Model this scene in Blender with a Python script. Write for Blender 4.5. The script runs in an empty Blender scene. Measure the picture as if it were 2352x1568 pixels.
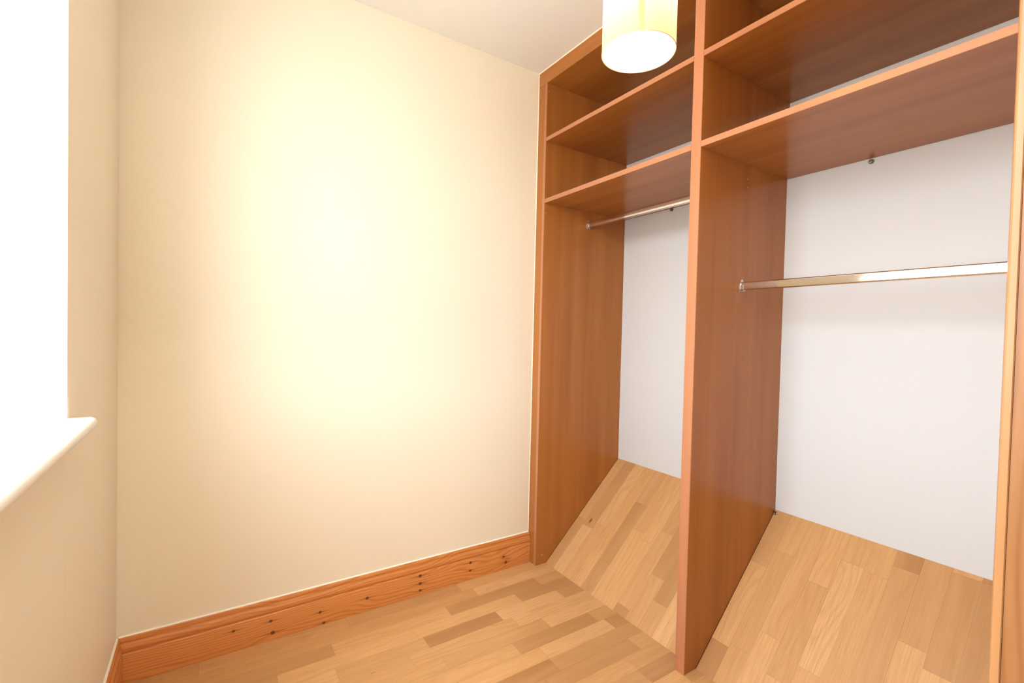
import bpy, bmesh, math, random
from mathutils import Vector, Matrix
random.seed(4)
sc = bpy.context.scene
C = sc.collection

# ------------------------------------------------------------------ calibrated sizes (metres)
F_PX, YAW, PITCH, ROLL, CAM_H = 1072.86, 33.06, 1.219, 1.368, 1.1399
XL, D, XF, XB = -0.2343, 1.8805, 1.348, 1.895      # window wall, far wall, wardrobe front, wall behind wardrobe
YN = 0.0952                                        # room face of the near (door) wall
H = 2.4
YD1, YD0 = 0.9646, 1.0016                          # centre divider
YS = D - 0.0664                                    # inner face of far side panel
XS, ZS = 1.4096, 0.4583                            # foot and top of the sloping boards
Z1B, Z1T, Z2B, Z2T, ZT = 2.0537, 2.0722, 1.7595, 1.7795, 2.3305
HS = 0.1455
YW, YW0, ZSILL, ZHEAD = 1.258, 0.25, 0.945, 2.25

# ------------------------------------------------------------------ camera
cam = bpy.data.cameras.new('camera'); co = bpy.data.objects.new('camera', cam); C.objects.link(co)
cam.sensor_width = 36.0; cam.sensor_fit = 'HORIZONTAL'; cam.lens = 36.0 * F_PX / 2352.0
cam.clip_start = 0.01; cam.clip_end = 100
y, p, r = map(math.radians, (YAW, PITCH, ROLL))
Fw = Vector((math.sin(y) * math.cos(p), math.cos(y) * math.cos(p), -math.sin(p)))
Rt = Vector((math.cos(y), -math.sin(y), 0)); Up = Rt.cross(Fw)
R2 = Rt * math.cos(r) + Up * math.sin(r); U2 = -Rt * math.sin(r) + Up * math.cos(r)
M = Matrix((R2, U2, -Fw)).transposed().to_4x4(); M.translation = Vector((0, 0, CAM_H))
co.matrix_world = M
sc.camera = co

# ------------------------------------------------------------------ view, sky, lights
sc.view_settings.view_transform = 'Standard'; sc.view_settings.look = 'None'
sc.view_settings.gamma = 1.0; sc.view_settings.use_curve_mapping = False
sc.view_settings.exposure = 0.66
SKY = 10.8
BULB_W = 3.0
w = bpy.data.worlds.new('overcast_sky'); sc.world = w; w.use_nodes = True
nt = w.node_tree; nt.nodes.clear()
wo = nt.nodes.new('ShaderNodeOutputWorld'); bg = nt.nodes.new('ShaderNodeBackground')
tc = nt.nodes.new('ShaderNodeTexCoord'); sx = nt.nodes.new('ShaderNodeSeparateXYZ')
cr = nt.nodes.new('ShaderNodeValToRGB')
mr = nt.nodes.new('ShaderNodeMapRange'); mr.inputs[1].default_value = -1; mr.inputs[2].default_value = 1
nt.links.new(tc.outputs['Generated'], sx.inputs[0]); nt.links.new(sx.outputs[2], mr.inputs[0])
nt.links.new(mr.outputs[0], cr.inputs[0])
e = cr.color_ramp.elements
e[0].position = 0.49; e[0].color = (0.55, 0.55, 0.52, 1)
e[1].position = 0.56; e[1].color = (0.84, 0.93, 1.0, 1)
nt.links.new(cr.outputs[0], bg.inputs[0]); bg.inputs[1].default_value = SKY
nt.links.new(bg.outputs[0], wo.inputs[0])
# daylight portal in the window opening (guides sampling of the sky only)
pl = bpy.data.lights.new('window_portal', 'AREA'); pl.shape = 'RECTANGLE'
pl.size = ZHEAD - ZSILL; pl.size_y = YW - YW0; pl.cycles.is_portal = True
po = bpy.data.objects.new('window_portal', pl); C.objects.link(po)
po.location = (XL - 0.098, (YW + YW0) / 2, (ZSILL + ZHEAD) / 2); po.rotation_euler = (0, math.radians(-90), 0)

# ------------------------------------------------------------------ material helpers
def newmat(name):
    m = bpy.data.materials.new(name); m.use_nodes = True
    n = m.node_tree; b = n.nodes['Principled BSDF']
    return m, n, b
def node(n, t, **k):
    x = n.nodes.new(t)
    for a, v in k.items(): setattr(x, a, v)
    return x
def math_(n, op, a, b=None, c=None):
    x = n.nodes.new('ShaderNodeMath'); x.operation = op
    for i, v in enumerate((a, b, c)):
        if v is None: continue
        if isinstance(v, (int, float)): x.inputs[i].default_value = v
        else: n.links.new(v, x.inputs[i])
    return x.outputs[0]
def comb(n, a, b, c):
    x = n.nodes.new('ShaderNodeCombineXYZ')
    for i, v in enumerate((a, b, c)):
        if isinstance(v, (int, float)): x.inputs[i].default_value = v
        else: n.links.new(v, x.inputs[i])
    return x.outputs[0]
def noise(n, vec, scale=1.0, detail=3.0, rough=0.5, dist=0.0, dim='3D'):
    x = n.nodes.new('ShaderNodeTexNoise'); x.noise_dimensions = dim
    n.links.new(vec, x.inputs['Vector'])
    x.inputs['Scale'].default_value = scale; x.inputs['Detail'].default_value = detail
    x.inputs['Roughness'].default_value = rough; x.inputs['Distortion'].default_value = dist
    return x.outputs[0]
def white(n, vec):
    x = n.nodes.new('ShaderNodeTexWhiteNoise'); x.noise_dimensions = '3D'
    n.links.new(vec, x.inputs['Vector']); return x.outputs['Value']
def ramp(n, fac, stops):
    x = n.nodes.new('ShaderNodeValToRGB'); el = x.color_ramp.elements
    while len(el) < len(stops): el.new(0.5)
    for q, (ps, cl) in zip(el, stops): q.position = ps; q.color = (*cl, 1)
    n.links.new(fac, x.inputs[0]); return x.outputs[0]
def mix(n, fac, a, b, mode='MIX'):
    x = n.nodes.new('ShaderNodeMix'); x.data_type = 'RGBA'; x.blend_type = mode
    for i, v in ((0, fac), (6, a), (7, b)):
        if isinstance(v, (int, float)): x.inputs[i].default_value = v
        elif isinstance(v, tuple): x.inputs[i].default_value = (*v, 1)
        else: n.links.new(v, x.inputs[i])
    return x.outputs[2]
def coords(n):
    t = n.nodes.new('ShaderNodeTexCoord'); s = n.nodes.new('ShaderNodeSeparateXYZ')
    n.links.new(t.outputs['Object'], s.inputs[0]); return s.outputs
def bump(n, b, h, strength=0.1, dist=0.001):
    x = n.nodes.new('ShaderNodeBump'); x.inputs['Strength'].default_value = strength
    x.inputs['Distance'].default_value = dist; n.links.new(h, x.inputs['Height'])
    n.links.new(x.outputs[0], b.inputs['Normal'])

def paint(name, col, rough=0.6, bumpy=0.15):
    m, n, b = newmat(name); o = coords(n)
    v = comb(n, o[0], o[1], o[2])
    f = noise(n, v, 1.3, 2)
    c = mix(n, f, tuple(x * 0.985 for x in col), tuple(min(1, x * 1.01) for x in col))
    n.links.new(c, b.inputs['Base Color']); b.inputs['Roughness'].default_value = rough
    if bumpy: bump(n, b, noise(n, v, 180, 2), bumpy, 0.0003)
    return m
WALL = paint('cream_wall_paint', (0.865, 0.80, 0.665), 0.5)
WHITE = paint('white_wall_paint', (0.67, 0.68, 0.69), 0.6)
CEIL = paint('ceiling_paint', (0.88, 0.875, 0.86), 0.7)
GLOSS = paint('white_gloss_paint', (0.86, 0.85, 0.81), 0.3, 0)
CAULK = paint('caulk', (0.93, 0.89, 0.78), 0.5, 0)

def walnut(name, axis, gain=1.0, tint=(1, 1, 1)):
    """reddish walnut laminate, fine straight grain along the given axis"""
    m, n, b = newmat(name); o = coords(n)
    s = [1.0, 1.0, 1.0]; s[axis] = 0.045
    v = comb(n, *[math_(n, 'MULTIPLY', o[i], s[i]) for i in range(3)])
    s2 = [1.0, 1.0, 1.0]; s2[axis] = 0.012
    v2 = comb(n, *[math_(n, 'MULTIPLY', o[i], s2[i]) for i in range(3)])
    broad = noise(n, v, 14, 2, 0.5, 0.4)
    fine = noise(n, v2, 420, 3, 0.6)
    f = math_(n, 'ADD', math_(n, 'MULTIPLY', broad, 0.75), math_(n, 'MULTIPLY', fine, 0.25))
    g = gain
    c = ramp(n, f, [(0.30, (0.330 * g, 0.110 * g, 0.022 * g)), (0.5, (0.390 * g, 0.137 * g, 0.028 * g)),
                    (0.70, (0.445 * g, 0.165 * g, 0.037 * g))])
    c = mix(n, 1.0, c, tint, 'MULTIPLY')
    n.links.new(c, b.inputs['Base Color'])
    b.inputs['Roughness'].default_value = 0.25
    b.inputs['Specular IOR Level'].default_value = 0.40
    bump(n, b, fine, 0.06, 0.0004)
    return m
WAL_Z, WAL_Y = walnut('walnut_laminate_upright', 2), walnut('walnut_laminate_shelf', 1)
EDGE_Z, EDGE_Y = walnut('walnut_edging_upright', 2, 1.22, (1.0, 1.2, 2.9)), walnut('walnut_edging_shelf', 1, 1.22, (1.0, 1.2, 2.9))

def oak_strip(name, wdt=0.0665, gap=0.0011):
    """three-strip oak boards running along local X"""
    m, n, b = newmat(name); o = coords(n)
    yr = math_(n, 'DIVIDE', o[1], wdt); row = math_(n, 'FLOOR', yr)
    fy = math_(n, 'SUBTRACT', yr, row)
    r1 = white(n, comb(n, row, 3.3, 1.7)); r2 = white(n, comb(n, row, 9.1, 5.2))
    ln = math_(n, 'MULTIPLY_ADD', r2, 0.22, 0.30)
    xr = math_(n, 'ADD', math_(n, 'DIVIDE', o[0], ln), math_(n, 'MULTIPLY', r1, 7.0))
    # vary joint spacing
    col = math_(n, 'FLOOR', xr); fx = math_(n, 'SUBTRACT', xr, col)
    idn = comb(n, row, col, 0.5)
    rc = white(n, idn); rd = white(n, comb(n, col, row, 8.5)); re = white(n, comb(n, col, row, 2.5))
    # grain, offset for each strip
    gx = math_(n, 'MULTIPLY_ADD', o[0], 1.0, math_(n, 'MULTIPLY', rc, 31.0))
    gy = math_(n, 'MULTIPLY_ADD', o[1], 1.0, math_(n, 'MULTIPLY', rd, 17.0))
    wob = noise(n, comb(n, math_(n, 'MULTIPLY', gx, 1.8), math_(n, 'MULTIPLY', gy, 8.0), rc), 1.0, 2)
    ringv = math_(n, 'ADD', math_(n, 'MULTIPLY', gy, 95.0), math_(n, 'MULTIPLY', wob, math_(n, 'MULTIPLY_ADD', re, 26.0, 4.0)))
    ring = math_(n, 'MULTIPLY_ADD', math_(n, 'SINE', math_(n, 'MULTIPLY', ringv, 2.2)), 0.5, 0.5)
    fine = noise(n, comb(n, math_(n, 'MULTIPLY', gx, 9.0), math_(n, 'MULTIPLY', gy, 260.0), 0.0), 1.0, 3, 0.6)
    soft = noise(n, comb(n, math_(n, 'MULTIPLY', gx, 2.0), math_(n, 'MULTIPLY', gy, 22.0), rd), 1.0, 3)
    base = ramp(n, rc, [(0.0, (0.42, 0.200, 0.072)), (0.22, (0.53, 0.285, 0.115)), (0.5, (0.60, 0.325, 0.128)),
                        (0.8, (0.66, 0.365, 0.150)), (1.0, (0.70, 0.41, 0.185))])
    c = mix(n, math_(n, 'MULTIPLY', math_(n, 'POWER', ring, 3.0), math_(n, 'MULTIPLY_ADD', re, 0.20, 0.04)), base, (0.38, 0.185, 0.065))
    c = mix(n, math_(n, 'MULTIPLY', math_(n, 'SUBTRACT', fine, 0.40), 1.3), c, (0.40, 0.20, 0.075))
    c = mix(n, math_(n, 'MULTIPLY', math_(n, 'SUBTRACT', soft, 0.45), 0.9), c, (0.72, 0.44, 0.20))
    # small dark knots
    vo = node(n, 'ShaderNodeTexVoronoi', feature='F1'); n.links.new(comb(n, math_(n, 'MULTIPLY', gx, 2.3), math_(n, 'MULTIPLY', gy, 6.0), 0.0), vo.inputs['Vector'])
    vo.inputs['Scale'].default_value = 1.6
    kn = math_(n, 'MULTIPLY', math_(n, 'LESS_THAN', vo.outputs['Distance'], 0.5), math_(n, 'SUBTRACT', 1.0, math_(n, 'DIVIDE', vo.outputs['Distance'], 0.075)))
    kn = math_(n, 'MAXIMUM', kn, 0.0)
    kn = math_(n, 'MULTIPLY', kn, math_(n, 'GREATER_THAN', white(n, comb(n, col, row, 4.4)), 0.62))
    c = mix(n, math_(n, 'MINIMUM', math_(n, 'MULTIPLY', kn, 1.6), 0.85), c, (0.13, 0.05, 0.02))
    # seams: thin between strips, a little stronger every third row, thin at butt joints
    ey = math_(n, 'MINIMUM', fy, math_(n, 'SUBTRACT', 1.0, fy))
    ex = math_(n, 'MULTIPLY', math_(n, 'MINIMUM', fx, math_(n, 'SUBTRACT', 1.0, fx)), math_(n, 'DIVIDE', ln, wdt))
    third = math_(n, 'LESS_THAN', math_(n, 'MODULO', math_(n, 'ADD', row, 300.0), 3.0), 0.5)
    low = math_(n, 'LESS_THAN', fy, 0.5)
    big = math_(n, 'MULTIPLY', third, low)
    sy = math_(n, 'LESS_THAN', ey, 0.010); sxx = math_(n, 'LESS_THAN', ex, 0.008)
    seam = math_(n, 'MAXIMUM', math_(n, 'MULTIPLY', sy, math_(n, 'MULTIPLY_ADD', big, 0.35, 0.22)), math_(n, 'MULTIPLY', sxx, 0.35))
    c = mix(n, seam, c, (0.20, 0.085, 0.03))
    n.links.new(c, b.inputs['Base Color'])
    b.inputs['Roughness'].default_value = 0.36
    b.inputs['Specular IOR Level'].default_value = 0.4
    bump(n, b, fine, 0.05, 0.0003)
    return m
OAK = oak_strip('oak_strip_flooring')

def pine(name, axis, cross, knots=(), freq=150.0, warp=0.16, base=((0.43, 0.125, 0.028), (0.58, 0.210, 0.055), (0.68, 0.285, 0.085))):
    """orange varnished pine; grain along axis, rings vary across 'cross'; knots = (u, v, radius)"""
    m, n, b = newmat(name); o = coords(n)
    u, v = o[axis], o[cross]
    wv = noise(n, comb(n, math_(n, 'MULTIPLY', u, 1.5), math_(n, 'MULTIPLY', v, 7.0), 0.3), 1.0, 2)
    dv = math_(n, 'MULTIPLY', math_(n, 'SUBTRACT', wv, 0.5), warp)
    vv = math_(n, 'ADD', v, dv)
    kmask = None
    for (ku, kv, kr) in knots:
        du = math_(n, 'DIVIDE', math_(n, 'SUBTRACT', u, ku), 5.5); dvv = math_(n, 'SUBTRACT', v, kv)
        dist = math_(n, 'SQRT', math_(n, 'ADD', math_(n, 'MULTIPLY', du, du), math_(n, 'MULTIPLY', dvv, dvv)))
        pull = math_(n, 'MULTIPLY', dvv, math_(n, 'DIVIDE', kr * kr * 1.8, math_(n, 'MULTIPLY_ADD', dist, dist, kr * kr)))
        vv = math_(n, 'ADD', vv, pull)
        du2 = math_(n, 'MULTIPLY', du, 5.5 / 1.25)
        rd = math_(n, 'SQRT', math_(n, 'ADD', math_(n, 'MULTIPLY', du2, du2), math_(n, 'MULTIPLY', dvv, dvv)))
        core = math_(n, 'MULTIPLY', math_(n, 'SUBTRACT', 1.0, math_(n, 'SMOOTH_MIN', math_(n, 'DIVIDE', rd, kr), 1.0, 0.25)), 2.2)
        # dark resin flare running out along the grain
        fl = math_(n, 'ADD', math_(n, 'ABSOLUTE', math_(n, 'DIVIDE', math_(n, 'SUBTRACT', u, ku), kr * 9.0)),
                   math_(n, 'ABSOLUTE', math_(n, 'DIVIDE', dvv, kr * 0.75)))
        fl = math_(n, 'MULTIPLY', math_(n, 'MAXIMUM', math_(n, 'SUBTRACT', 1.0, fl), 0.0), 0.75)
        k = math_(n, 'MINIMUM', math_(n, 'MAXIMUM', math_(n, 'MAXIMUM', core, fl), 0.0), 0.92)
        kmask = k if kmask is None else math_(n, 'MAXIMUM', kmask, k)
    ring = math_(n, 'MULTIPLY_ADD', math_(n, 'SINE', math_(n, 'MULTIPLY', vv, freq * 6.283)), 0.5, 0.5)
    fine = noise(n, comb(n, math_(n, 'MULTIPLY', u, 12.0), math_(n, 'MULTIPLY', vv, 190.0), 0.0), 1.0, 2)
    f = math_(n, 'ADD', math_(n, 'MULTIPLY', math_(n, 'POWER', ring, 3.0), 0.40), math_(n, 'MULTIPLY', fine, 0.50))
    c = ramp(n, f, [(0.12, base[2]), (0.5, base[1]), (0.95, base[0])])
    if kmask is not None: c = mix(n, kmask, c, (0.09, 0.020, 0.008))
    n.links.new(c, b.inputs['Base Color'])
    b.inputs['Roughness'].default_value = 0.33
    return m
FAR_KNOTS = [(0.771, 0.083, 0.0065), (0.772, 0.050, 0.006), (0.773, 0.020, 0.005), (0.546, 0.053, 0.006), (0.367, 0.051, 0.005),
             (0.199, 0.071, 0.005), (0.206, 0.0265, 0.0065), (0.0825, 0.073, 0.0045), (0.381, 0.006, 0.005),
             (1.015, 0.079, 0.006), (1.014, 0.043, 0.005), (1.1935, 0.063, 0.005), (1.2067, 0.0326, 0.0065)]
PINE_FAR = pine('varnished_pine_far_skirting', 0, 2, [(a, b_, c_ * 1.25) for a, b_, c_ in FAR_KNOTS], 75)
PINE_Y = pine('varnished_pine_skirting', 1, 2, (), 60)
JB = ((0.20, 0.075, 0.022), (0.27, 0.11, 0.036), (0.32, 0.14, 0.05))
JA = ((0.32, 0.13, 0.045), (0.39, 0.175, 0.062), (0.44, 0.21, 0.085))
PINE_JAMB = pine('pine_door_lining', 2, 1, ((1.375, 0.083, 0.004), (0.30, 0.02, 0.006), (1.86, 0.045, 0.008)), 110, 0.05, JB)
PINE_ARC = pine('pine_architrave', 2, 0, ((1.385, 0.556, 0.004),), 90, 0.03, JA)

def metal(name, col, rough):
    m, n, b = newmat(name); o = coords(n)
    f = noise(n, comb(n, o[0], o[1], o[2]), 90, 2)
    n.links.new(mix(n, f, tuple(x * .97 for x in col), col), b.inputs['Base Color'])
    b.inputs['Metallic'].default_value = 1; b.inputs['Roughness'].default_value = rough
    return m
CHROME = metal('polished_chrome', (0.80, 0.79, 0.77), 0.07)
ZINC = metal('zinc_plate', (0.62, 0.60, 0.57), 0.28)
SOCKET_DARK = metal('screw_recess', (0.10, 0.10, 0.11), 0.5)
BLOCKM = metal('dark_plated_metal', (0.22, 0.20, 0.19), 0.3)
CAPM = paint('pale_brown_cap', (0.55, 0.33, 0.20), 0.4, 0)

def fabric(name, col, trans, lining=False):
    m = bpy.data.materials.new(name); m.use_nodes = True; n = m.node_tree; n.nodes.clear()
    out = n.nodes.new('ShaderNodeOutputMaterial'); a = n.nodes.new('ShaderNodeBsdfDiffuse'); t = n.nodes.new('ShaderNodeBsdfTranslucent')
    mx = n.nodes.new('ShaderNodeMixShader'); o = coords(n)
    f = noise(n, comb(n, math_(n, 'MULTIPLY', o[0], 400.0), math_(n, 'MULTIPLY', o[1], 400.0), math_(n, 'MULTIPLY', o[2], 400.0)), 1.0, 1)
    c = mix(n, f, tuple(x * .96 for x in col), col)
    gm = n.nodes.new('ShaderNodeNewGeometry')        # white lining on the inside of the shade
    if lining: n.links.new(mix(n, gm.outputs['Backfacing'], c, (0.85, 0.82, 0.76)), a.inputs[0])
    else: n.links.new(c, a.inputs[0])
    n.links.new(c, t.inputs[0]); mx.inputs[0].default_value = trans
    n.links.new(a.outputs[0], mx.inputs[1]); n.links.new(t.outputs[0], mx.inputs[2]); n.links.new(mx.outputs[0], out.inputs[0])
    return m
SHADE = fabric('cream_shade_fabric', (0.62, 0.435, 0.225), 0.45, True)
SEAMF = fabric('shade_seam', (0.72, 0.50, 0.27), 0.25)
RIMM = paint('shade_rim', (0.80, 0.55, 0.33), 0.6, 0)

def glow(name, col, s):
    m, n, b = newmat(name); b.inputs['Base Color'].default_value = (1, 1, 1, 1)
    b.inputs['Emission Color'].default_value = (*col, 1); b.inputs['Emission Strength'].default_value = s
    return m
BULBM = glow('lit_bulb', (1.0, 0.78, 0.48), 40)
def glassm():
    m = bpy.data.materials.new('window_glass'); m.use_nodes = True; n = m.node_tree; n.nodes.clear()
    out = n.nodes.new('ShaderNodeOutputMaterial'); t = n.nodes.new('ShaderNodeBsdfTransparent'); g = n.nodes.new('ShaderNodeBsdfGlossy')
    g.inputs['Roughness'].default_value = 0.02; lw = n.nodes.new('ShaderNodeLayerWeight'); lw.inputs[0].default_value = 0.5
    fr = math_(n, 'MULTIPLY_ADD', math_(n, 'POWER', lw.outputs['Facing'], 5.0), 0.9, 0.03)
    mx = n.nodes.new('ShaderNodeMixShader'); n.links.new(fr, mx.inputs[0]); n.links.new(t.outputs[0], mx.inputs[1])
    n.links.new(g.outputs[0], mx.inputs[2]); n.links.new(mx.outputs[0], out.inputs[0]); return m
GLASS = glassm()

# ------------------------------------------------------------------ mesh helpers
def box(bm, a, b_, bev=0.0):
    x0, y0, z0 = a; x1, y1, z1 = b_
    vs = [bm.verts.new(v) for v in ((x0, y0, z0), (x1, y0, z0), (x1, y1, z0), (x0, y1, z0), (x0, y0, z1), (x1, y0, z1), (x1, y1, z1), (x0, y1, z1))]
    fs = [bm.faces.new([vs[i] for i in f]) for f in ((3, 2, 1, 0), (4, 5, 6, 7), (0, 1, 5, 4), (1, 2, 6, 5), (2, 3, 7, 6), (3, 0, 4, 7))]
    if bev:
        es = {e for f in fs for e in f.edges}
        bmesh.ops.bevel(bm, geom=list(es), offset=bev, segments=2, affect='EDGES')
def prism(bm, prof, axis, a, b_):
    """extrude closed 2D profile (list of (p,q)) along axis from a to b"""
    def pt(pq, t):
        v = list(pq); v.insert(axis, t); return v
    r0 = [bm.verts.new(pt(q, a)) for q in prof]; r1 = [bm.verts.new(pt(q, b_)) for q in prof]
    n = len(prof)
    for i in range(n): bm.faces.new((r0[i], r0[(i + 1) % n], r1[(i + 1) % n], r1[i]))
    bm.faces.new(r0[::-1]); bm.faces.new(r1)
def disc(bm, c, axis, r, d, seg=20, r2=None):
    """short cylinder starting at c and going d along axis"""
    prof = []
    rr = []
    for t, rad in ((0, r), (d, r if r2 is None else r2)):
        ring = []
        for k in range(seg):
            an = 2 * math.pi * k / seg; q = [math.cos(an) * rad, math.sin(an) * rad]; q.insert(axis, t)
            ring.append(bm.verts.new(Vector(c) + Vector(q)))
        rr.append(ring)
    for k in range(seg): bm.faces.new((rr[0][k], rr[0][(k + 1) % seg], rr[1][(k + 1) % seg], rr[1][k]))
    bm.faces.new(rr[0][::-1]); bm.faces.new(rr[1])
def mk(name, bm, mat, parent=None, smooth=False, mats=None, **props):
    bmesh.ops.recalc_face_normals(bm, faces=bm.faces)
    me = bpy.data.meshes.new(name); bm.to_mesh(me); bm.free()
    for mm in (mats or [mat]): me.materials.append(mm)
    if smooth:
        for f in me.polygons: f.use_smooth = True
        try: me.set_sharp_from_angle(angle=math.radians(40))
        except Exception: pass
    o = bpy.data.objects.new(name, me); C.objects.link(o)
    if parent: o.parent = parent
    for k, v in props.items(): o[k] = v
    return o
def B(): return bmesh.new()
def empty(name, loc=(0, 0, 0), **props):
    o = bpy.data.objects.new(name, None); C.objects.link(o); o.location = loc; o.empty_display_size = 0.05
    for k, v in props.items(): o[k] = v
    return o
def setface(o, test, idx):
    for f in o.data.polygons:
        if test(f): f.material_index = idx

# ================================================================== the room
S = dict(kind='structure')
WT = 0.10
bm = B(); box(bm, (XL - 0.2, -1.3, -0.1), (XB + 0.1, D + 0.1, 0)); mk('floor', bm, OAK, label='oak three-strip wooden floor', **S)
bm = B(); box(bm, (XL - WT, -1.3, H), (XB + 0.1, D + 0.1, H + 0.1)); mk('ceiling', bm, CEIL, label='plain off-white ceiling', **S)
bm = B(); box(bm, (XL - WT, D, 0), (XB + 0.1, D + 0.1, H)); mk('wall_far', bm, WALL, label='cream painted wall between window wall and wardrobe', **S)
bm = B(); box(bm, (XB, -0.04, 0), (XB + 0.1, D, H)); mk('wall_right', bm, WHITE, label='white painted wall behind the open wardrobe', **S)
# window wall with its opening (one outline, bridged)
def wall_with_hole(bm, x0, x1, ya, yb, za, zb, hy0, hy1, hz0, hz1):
    ys = [ya, hy0, hy1, yb]; zs = [za, hz0, hz1, zb]
    g = {}
    for xi, x in enumerate((x0, x1)):
        for i, yy in enumerate(ys):
            for j, zz in enumerate(zs): g[xi, i, j] = bm.verts.new((x, yy, zz))
    for xi in (0, 1):
        for i in range(3):
            for j in range(3):
                if (i, j) != (1, 1): bm.faces.new((g[xi, i, j], g[xi, i + 1, j], g[xi, i + 1, j + 1], g[xi, i, j + 1]))
    for i in range(3):
        for j in (0, 3): bm.faces.new((g[0, i, j], g[0, i + 1, j], g[1, i + 1, j], g[1, i, j]))
        for q in (0, 3): bm.faces.new((g[0, q, i], g[0, q, i + 1], g[1, q, i + 1], g[1, q, i]))
    bm.faces.new((g[0, 1, 1], g[0, 2, 1], g[1, 2, 1], g[1, 1, 1])); bm.faces.new((g[0, 1, 2], g[0, 2, 2], g[1, 2, 2], g[1, 1, 2]))
    bm.faces.new((g[0, 1, 1], g[0, 1, 2], g[1, 1, 2], g[1, 1, 1])); bm.faces.new((g[0, 2, 1], g[0, 2, 2], g[1, 2, 2], g[1, 2, 1]))
bm = B(); wall_with_hole(bm, XL - WT, XL, -0.04, D, 0, H, YW0, YW, ZSILL - 0.024, ZHEAD)
wl = mk('wall_left', bm, WALL, label='cream painted window wall', **S)
# slight plaster build-up on the wall below the window
bm = B()
prism(bm, [(XL - 0.001, YW0 - 0.2), (XL + 0.0012, YW0 - 0.19), (XL + 0.0016, YW - 0.02), (XL - 0.001, YW + 0.012)], 2, HS + 0.001, ZSILL - 0.03)
mk('plaster_patch', bm, WALL, wl)
# near wall with the doorway the camera stands in
DX0, DX1, DH = -0.195, 0.58, 2.03
bm = B(); box(bm, (XL, -0.04, 0), (DX0, YN, H)); box(bm, (DX1, -0.04, 0), (XB, YN, H)); box(bm, (DX0, -0.04, DH), (DX1, YN, H))
mk('wall_near', bm, WALL, label='cream wall holding the doorway', **S)
# landing outside the doorway
bm = B(); box(bm, (XL - WT, -1.3, 0), (XL, -0.04, H)); mk('wall_landing_left', bm, WALL, **S)
bm = B(); box(bm, (XB, -1.3, 0), (XB + 0.1, -0.04, H)); mk('wall_landing_right', bm, WALL, **S)
bm = B(); box(bm, (XL - WT, -1.4, 0), (XB + 0.1, -1.3, H)); mk('wall_landing_back', bm, WALL, **S)

# door frame -------------------------------------------------------
d1 = empty('door_1', (0.17, 0.02, 0), kind='structure', label='pine door frame at the right edge')
d1.location = (0, 0, 0)
bm = B(); box(bm, (0.55, -0.04, 0), (DX1, YN - 0.0003, DH), 0.0010); mk('door_lining', bm, PINE_JAMB, d1)
bm = B(); box(bm, (DX0, -0.04, 0), (DX0 + 0.012, YN, DH), 0.0006); mk('door_lining', bm, PINE_JAMB, d1)
bm = B(); box(bm, (DX0 + 0.012, -0.04, DH - 0.03), (0.55, YN, DH), 0.0006); mk('head_lining', bm, PINE_JAMB, d1)
def arch_prof(xin, s):   # inner edge at xin, widening in direction s
    p = [(0.0007, 0.0002), (0, 0.0010), (0, 0.0050), (0.0012, 0.0063), (0.006, 0.0068), (0.016, 0.0072), (0.026, 0.0100), (0.034, 0.0128), (0.044, 0.0150), (0.060, 0.0160), (0.066, 0.0150), (0.068, 0.012), (0.068, 0)]
    return [(xin + s * a, YN + q) for a, q in p]
bm = B(); prism(bm, arch_prof(0.5515, 1), 2, 0, DH + 0.06); mk('architrave', bm, PINE_ARC, d1, smooth=True)

# skirting ---------------------------------------------------------
SK = [(0, 0), (0.018, 0), (0.018, 0.094), (0.0165, 0.0965), (0.0140, 0.0975), (0.0140, 0.1000), (0.0155, 0.1020), (0.0170, 0.1060), (0.0172, 0.1120),
      (0.0155, 0.1180), (0.0125, 0.1235), (0.0105, 0.1275), (0.0100, 0.1310), (0.0115, 0.1325), (0.0118, 0.1370), (0.0110, 0.1430), (0.0080, 0.1470), (0.0045, HS), (0, HS)]
bm = B(); prism(bm, [(D - a, z) for a, z in SK], 0, XL, XF)
bf = mk('baseboard_far', bm, PINE_FAR, label='knotty varnished pine skirting board along the far wall', smooth=True, **S)
bm = B(); prism(bm, [(D - 0.0072, HS - 0.0005), (D - 0.0005, HS - 0.0005), (D - 0.0005, HS + 0.004), (D - 0.004, HS + 0.003)], 0, XL + 0.006, XF - 0.002)
mk('caulk_line', bm, CAULK, bf)
bm = B()
prof = [(XL + a, z) for a, z in SK]
r0 = []; r1 = []
for (x, z) in prof:
    r0.append(bm.verts.new((x, YN + 0.016, z))); r1.append(bm.verts.new((x, D - 0.0002 - (x - XL), z)))
n_ = len(prof)
for i in range(n_): bm.faces.new((r0[i], r0[(i + 1) % n_], r1[(i + 1) % n_], r1[i]))
bm.faces.new(r0[::-1]); bm.faces.new(r1)
bl = mk('baseboard_left', bm, PINE_Y, label='varnished pine skirting board below the window', smooth=True, **S)
bm = B(); prism(bm, [(XL + 0.0075, HS - 0.0005), (XL + 0.0005, HS - 0.0005), (XL + 0.0005, HS + 0.004), (XL + 0.004, HS + 0.003)], 1, YN + 0.02, D - 0.006)
mk('caulk_line', bm, CAULK, bl)
# caulk beads where the far wall and ceiling meet the wardrobe
bm = B(); prism(bm, [(XF - 0.0042, D), (XF + 0.0005, D), (XF + 0.0005, D - 0.0018), (XF - 0.0015, D - 0.0014)], 2, HS, H); mk('trim_1', bm, CAULK, label='thin white sealant line beside wardrobe', **S)
bm = B(); prism(bm, [(XF - 0.004, H), (XF, H), (XF, H - 0.003)], 1, YN, D); mk('trim_2', bm, CAULK, label='thin white sealant line above wardrobe', **S)

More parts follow.
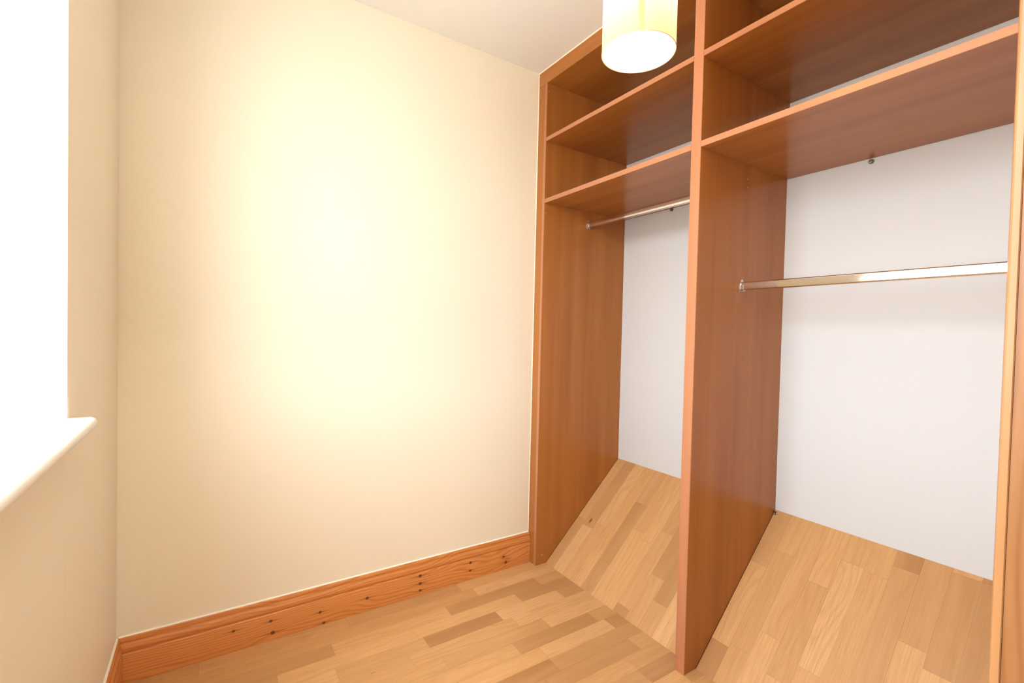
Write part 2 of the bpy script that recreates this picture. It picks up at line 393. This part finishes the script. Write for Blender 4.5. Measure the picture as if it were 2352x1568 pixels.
# window -----------------------------------------------------------
w1 = empty('window_1', (0, 0, 0), kind='structure', label='bright window with white frame and sill')
xo0, xo1 = XL - 0.165, XL - WT
def ring(bm, x0, x1, y0, y1, z0, z1, t):
    box(bm, (x0, y0, z0), (x1, y0 + t, z1), 0.002); box(bm, (x0, y1 - t, z0), (x1, y1, z1), 0.002)
    box(bm, (x0, y0 + t, z0), (x1, y1 - t, z0 + t), 0.002); box(bm, (x0, y0 + t, z1 - t), (x1, y1 - t, z1), 0.002)
# the frame sits behind the plaster reveal, only its inner lip shows in the opening
bm = B(); ring(bm, xo0, xo1, YW0 - 0.06, YW + 0.06, ZSILL - 0.06, ZHEAD + 0.06, 0.072); mk('window_frame', bm, GLOSS, w1, smooth=True)
ym = (YW0 + YW) / 2 - 0.1
bm = B(); box(bm, (xo0 + 0.01, ym - 0.02, ZSILL + 0.012), (xo1 - 0.01, ym + 0.02, ZHEAD - 0.012), 0.003); mk('mullion', bm, GLOSS, w1, smooth=True)
for (a, b_) in ((YW0 + 0.012, ym - 0.02), (ym + 0.02, YW - 0.012)):
    bm = B(); box(bm, (xo0 + 0.028, a, ZSILL + 0.012), (xo0 + 0.034, b_, ZHEAD - 0.012)); mk('pane', bm, GLASS, w1)
# sill board with a half-round nose and a horn past the reveal
nose = XL + 0.046; th = 0.026; hr = th / 2; horn = YW + 0.018
def sill_outline(ins):
    c = 0.014; pts = [(xo1, YW0), (XL, YW0), (XL, YW0 - 0.05 + ins), (nose - ins, YW0 - 0.05 + ins)]
    rr = max(c - ins, 0.001); cx, cy = nose - ins - rr, horn - ins - rr
    for k in range(7):
        an = math.pi / 2 * k / 6; pts.append((cx + rr * math.cos(an), cy + rr * math.sin(an)))
    return pts + [(XL, horn - ins), (XL, YW), (xo1, YW)]
bm = B(); rings = []
for k in range(13):
    an = -math.pi / 2 + math.pi * k / 12
    rings.append([bm.verts.new((a, b_, ZSILL - hr + hr * math.sin(an))) for a, b_ in sill_outline(hr - hr * math.cos(an))])
nn = len(rings[0])
for r0, r1 in zip(rings, rings[1:]):
    for i in range(nn): bm.faces.new((r0[i], r0[(i + 1) % nn], r1[(i + 1) % nn], r1[i]))
bm.faces.new(rings[0][::-1]); bm.faces.new(rings[-1])
mk('window_sill', bm, GLOSS, w1, smooth=True)

# ================================================================== sloping boards at the wardrobe foot (stair bulkhead)
L = math.hypot(XB - XS, ZS); ang = math.atan2(ZS, XB - XS)
def slope(name, y0, y1, label, off):
    bm = B(); box(bm, (0, 0, -0.014), (L, y1 - y0, 0), 0.0006)
    # shift pattern so that neighbouring bays differ
    o = mk(name, bm, OAK, label=label, category='sloping floor', group='sloping oak boards under the wardrobe')
    for v in o.data.vertices: v.co.y += off; v.co.x += off
    o.rotation_euler = (0, -ang, 0)
    R = Matrix.Rotation(-ang, 3, 'Y')
    o.location = Vector((XS, y0, 0)) - R @ Vector((off, off, 0))
    return o
slope('sloping_floor_panel', YD0 + 0.0012, YS - 0.0012, 'oak strip boarding sloping up to the wall in the narrower far wardrobe bay', 4.037)
slope('sloping_floor_panel', YN, YD1 - 0.0012, 'oak strip boarding sloping up to the wall in the near wardrobe bay beside door frame', 8.571)

# ================================================================== the wardrobe
wd = empty('open_wardrobe', (XF, (YN + D) / 2, 0), label='fitted walnut-laminate open wardrobe with two bays, shelves and chrome rails', category='wardrobe')
O_ = Vector(wd.location)
def part(name, bm, mat, parent=wd, **k):
    o = mk(name, bm, mat, parent, **k)
    if parent is wd: o.location = -O_
    return o
def upright(name, y0, y1, edge=True):
    """panel with its lower back corner cut to the slope"""
    g = 0.0008
    prof = [(XF, 0.0), (XS - g, 0.0), (XB, ZS + 0.0), (XB, ZT), (XF, ZT)]
    bm = B()
    a = [bm.verts.new((x, y0, z)) for x, z in prof]; b_ = [bm.verts.new((x, y1, z)) for x, z in prof]
    for i in range(5): bm.faces.new((a[i], a[(i + 1) % 5], b_[(i + 1) % 5], b_[i]))
    bm.faces.new(a[::-1]); bm.faces.new(b_)
    bm.edges.ensure_lookup_table()
    es = [e_ for e_ in bm.edges if all(abs(v.co.x - XF) < 1e-5 for v in e_.verts) and abs(e_.verts[0].co.z - e_.verts[1].co.z) > .1]
    bmesh.ops.bevel(bm, geom=es, offset=0.0009, segments=2, affect='EDGES')
    o = part(name, bm, WAL_Z, mats=[WAL_Z, EDGE_Z], smooth=True)
    setface(o, lambda f: f.normal.x < -0.6, 1)
    return o
sp_far = upright('side_panel', YS, YS + 0.018)
div = upright('centre_divider', YD1, YD0)
sp_near = upright('side_panel', YN + 0.004, YN + 0.022)
bm = B(); box(bm, (XF + 0.001, YS + 0.0182, 0), (XF + 0.019, D, ZT - 0.0002), 0.0005)
part('filler_strip', bm, WAL_Z, mats=[WAL_Z], label='darker scribed filler strip')
bm = B(); box(bm, (XF, YN, ZT), (XF + 0.018, D, H - 0.001), 0.0006); part('top_rail', bm, WAL_Y)
bays = ((YD0, YS), (YN + 0.022, YD1))
for (a, b_) in bays:
    bm = B(); box(bm, (XF + 0.018, a, ZT), (XB, b_, ZT + 0.018)); part('top_panel', bm, WAL_Y)
    for (z0, z1) in ((Z1B, Z1T), (Z2B, Z2T)):
        bm = B(); box(bm, (XF, a, z0), (XB - 0.0015, b_, z1), 0.0006)
        o = part('shelf', bm, WAL_Y, mats=[WAL_Y, EDGE_Y])
        setface(o, lambda f: f.normal.x < -0.6, 1)
# rails
def stadium(hw, hh, seg=8):
    pts = []
    for k in range(seg + 1):
        an = math.pi * k / seg; pts.append((math.cos(an) * hw, hh - hw + math.sin(an) * hw))
    for k in range(seg + 1):
        an = math.pi + math.pi * k / seg; pts.append((math.cos(an) * hw, -(hh - hw) + math.sin(an) * hw))
    return pts
def flatoval(hw, hh, r_, seg=5):
    pts = []
    for cx, cz, a0 in ((hw - r_, hh - r_, 0), (-(hw - r_), hh - r_, 90), (-(hw - r_), -(hh - r_), 180), (hw - r_, -(hh - r_), 270)):
        for k in range(seg + 1):
            an = math.radians(a0 + 90 * k / seg); pts.append((cx + math.cos(an) * r_, cz + math.sin(an) * r_))
    return pts
def rail(x, z, y0, y1):
    bm = B(); prism(bm, [(x + a, z + b_) for a, b_ in flatoval(0.0075, 0.0150, 0.0055)], 1, y0 + 0.002, y1 - 0.002)
    rl = part('hanging_rail', bm, CHROME, smooth=True, label='chrome oval hanging rail')
    for yy, s in ((y1, -1), (y0, 1)):
        bm = B()
        # wall plate with a lug on top carrying the screw, and an open cup under the rail
        pl_ = [(x - 0.0125, z - 0.0185), (x + 0.0125, z - 0.0185), (x + 0.0130, z + 0.004), (x + 0.0095, z + 0.0160), (x + 0.0060, z + 0.0235), (x, z + 0.0262), (x - 0.0060, z + 0.0235), (x - 0.0095, z + 0.0160), (x - 0.0130, z + 0.004)]
        prism(bm, pl_, 1, yy, yy + s * 0.0022)
        ou = [(x - 0.0105, z + 0.003), (x - 0.0105, z - 0.010), (x - 0.0065, z - 0.0172), (x + 0.0065, z - 0.0172), (x + 0.0105, z - 0.010), (x + 0.0105, z + 0.003),
              (x + 0.0083, z + 0.003), (x + 0.0083, z - 0.0095), (x + 0.0050, z - 0.0152), (x - 0.0050, z - 0.0152), (x - 0.0083, z - 0.0095), (x - 0.0083, z + 0.003)]
        prism(bm, ou, 1, yy + s * 0.002, yy + s * 0.012)
        sk = mk('rail_socket', bm, ZINC, rl)
        bm = B(); disc(bm, (x, yy + s * 0.002, z + 0.0195), 1, 0.0032, s * 0.0016, 14, 0.0022)
    return rl
rail(1.606, 1.3215, YN + 0.022, YD1)
rail(1.631, 1.694, YD0, YS)
# small corner fixing blocks with cross-head screws
def block(x, y_, z, wallside, down):
    bm = B(); box(bm, (x - 0.013, y_ - 0.007, z - 0.007), (x, y_ + 0.007, z + 0.007), 0.0030)
    o = part('fixing_block', bm, BLOCKM, smooth=True, label='small metal corner fixing block')
    bm = B(); disc(bm, (x - 0.0125, y_, z - 0.001), 0, 0.0048, -0.0022, 20, 0.0036)
    s1 = mk('screw_head', bm, CHROME, o, smooth=True)
    bm = B(); disc(bm, (x - 0.0146, y_, z - 0.001), 0, 0.0014, -0.0004, 4); mk('screw_recess', bm, SOCKET_DARK, o)
    return o
block(XB, 0.686, Z2B - 0.0115, 1, 1)
block(XB, 1.505, Z2B - 0.0075, 1, 1)
# floor-level one, against the divider
bm = B(); box(bm, (1.876, YD1 - 0.013, 0.4425), (1.889, YD1, 0.4555), 0.003)
o = part('fixing_block', bm, BLOCKM, smooth=True, label='small metal corner fixing block')
bm = B(); disc(bm, (1.8825, YD1 - 0.0125, 0.4485), 1, 0.0050, -0.0026, 20, 0.0038); mk('screw_head', bm, CHROME, o, smooth=True)
bm = B(); disc(bm, (1.8765, YD1 - 0.006, 0.449), 0, 0.0042, -0.002, 20, 0.003); mk('screw_head', bm, CHROME, o, smooth=True)
bm = B(); disc(bm, (1.8825, YD1 - 0.0150, 0.4485), 1, 0.0012, -0.0004, 4); mk('screw_recess', bm, SOCKET_DARK, o)
# screw caps on the panel faces
def cap(x, yy, z, par, rad=0.0026, mat=CAPM):
    bm = B(); disc(bm, (x, yy + 0.0002, z), 1, rad, -0.0009, 14, rad * 0.8); mk('screw_cap', bm, mat, par, smooth=True)
for (x, z) in ((1.3582, 2.2924), (1.3583, 1.714), (1.3653, .8285)): cap(x, YS, z, sp_far, 0.0022)
cap(1.3873, YS, 0.045, sp_far, 0.0042, ZINC); cap(1.374, YS, 0.083, sp_far, 0.0016)
for (x, z) in ((1.625, 1.709), (1.627, 1.678)): cap(x, YD1, z, div, 0.0024)

# ================================================================== pendant lamp
LX, LY, LZ, LR, LH = 0.805, 0.745, 1.772, 0.0805, 0.34
pn = empty('pendant_lamp', (LX, LY, LZ), label='lit cream cylindrical pendant lampshade hanging from the ceiling', category='lamp')
seam_a = math.atan2(-LY, -LX) + math.radians(3)
bm = B(); SEG = 96
def ringv(z, rad): return [bm.verts.new((math.cos(2 * math.pi * k / SEG) * rad, math.sin(2 * math.pi * k / SEG) * rad, z)) for k in range(SEG)]
a = ringv(0, LR); b_ = ringv(LH, LR)
for k in range(SEG): bm.faces.new((a[k], a[(k + 1) % SEG], b_[(k + 1) % SEG], b_[k]))
shd = mk('lamp_shade', bm, SHADE, pn, smooth=True)
bm = B(); st = []
for z in (0.001, LH - 0.001):
    st.append([bm.verts.new((math.cos(seam_a + t) * (LR + 0.0006), math.sin(seam_a + t) * (LR + 0.0006), z)) for t in [(-0.075 + 0.15 * i / 6) for i in range(7)]])
for i in range(6): bm.faces.new((st[0][i], st[0][i + 1], st[1][i + 1], st[1][i]))
mk('shade_seam', bm, SEAMF, shd, smooth=True)
def torus(bm, z, R_, r_, n1=96, n2=8):
    g = [[bm.verts.new(((R_ + r_ * math.cos(2 * math.pi * j / n2)) * math.cos(2 * math.pi * i / n1), (R_ + r_ * math.cos(2 * math.pi * j / n2)) * math.sin(2 * math.pi * i / n1), z + r_ * math.sin(2 * math.pi * j / n2))) for j in range(n2)] for i in range(n1)]
    for i in range(n1):
        for j in range(n2): bm.faces.new((g[i][j], g[(i + 1) % n1][j], g[(i + 1) % n1][(j + 1) % n2], g[i][(j + 1) % n2]))
for z in (0, LH):
    bm = B(); torus(bm, z, LR, 0.0011); mk('rim_ring', bm, RIMM, shd, smooth=True)
bm = B(); torus(bm, LH - 0.02, 0.021, 0.0018, 24)
for k in range(3):
    an = 2 * math.pi * k / 3 + 0.4; d = Vector((math.cos(an), math.sin(an), 0)); nrm = Vector((-d.y, d.x, 0)) * 0.0012; zz = Vector((0, 0, 0.0012))
    p0 = d * 0.02 + Vector((0, 0, LH - 0.02)); p1 = d * LR + Vector((0, 0, LH - 0.002))
    q0 = [bm.verts.new(p0 + s) for s in (nrm, zz, -nrm, -zz)]; q1 = [bm.verts.new(p1 + s) for s in (nrm, zz, -nrm, -zz)]
    for i in range(4): bm.faces.new((q0[i], q0[(i + 1) % 4], q1[(i + 1) % 4], q1[i]))
mk('shade_fitter', bm, ZINC, pn)
bm = B(); disc(bm, (0, 0, LH - 0.075), 2, 0.018, 0.065, 24, 0.014); mk('bulb_holder', bm, GLOSS, pn, smooth=True)
bm = B(); disc(bm, (0, 0, LH - 0.012), 2, 0.003, H - LZ - LH + 0.012 - 0.02, 12); mk('flex', bm, GLOSS, pn, smooth=True)
bm = B(); disc(bm, (0, 0, H - LZ - 0.025), 2, 0.030, 0.025, 32, 0.045); mk('ceiling_rose', bm, GLOSS, pn, smooth=True)
bz = LH - 0.125
bm = B(); bmesh.ops.create_uvsphere(bm, u_segments=24, v_segments=16, radius=0.028, matrix=Matrix.Translation((0, 0, bz)) @ Matrix.Diagonal((1, 1, 1.25, 1)))
mk('bulb', bm, BULBM, pn, smooth=True)
lt = bpy.data.lights.new('bulb_light', 'POINT'); lt.energy = BULB_W; lt.color = (1.0, 0.82, 0.58); lt.shadow_soft_size = 0.03
lo = bpy.data.objects.new('bulb_light', lt); C.objects.link(lo); lo.location = (LX, LY, LZ + bz - 0.07)

# ================================================================== added fill lamp behind the camera, brightens the room through the doorway
lp = empty('added_fill_lamp', (0.25, -0.75, H), label='added unseen fill lamp, round and flush, on the landing outside the doorway', category='lamp')
bm = B(); disc(bm, (0, 0, -0.03), 2, 0.15, 0.03, 40, 0.155); mk('fill_lamp_base', bm, GLOSS, lp, smooth=True)
bm = B()
prev = None
for k in range(9):
    an = math.pi / 2 * k / 8; rad = 0.14 * math.cos(an); z = -0.03 - 0.055 * math.sin(an)
    rr = [bm.verts.new((rad * math.cos(2 * math.pi * i / 32), rad * math.sin(2 * math.pi * i / 32), z)) for i in range(32)] if k < 8 else [bm.verts.new((0, 0, z))] * 32
    if prev:
        for i in range(32):
            if k < 8: bm.faces.new((prev[i], prev[(i + 1) % 32], rr[(i + 1) % 32], rr[i]))
            else: bm.faces.new((prev[i], prev[(i + 1) % 32], rr[0]))
    prev = rr
mk('fill_lamp_dome', bm, glow('fill_lamp_glow', (1.0, 0.93, 0.82), 74.0), lp, smooth=True)
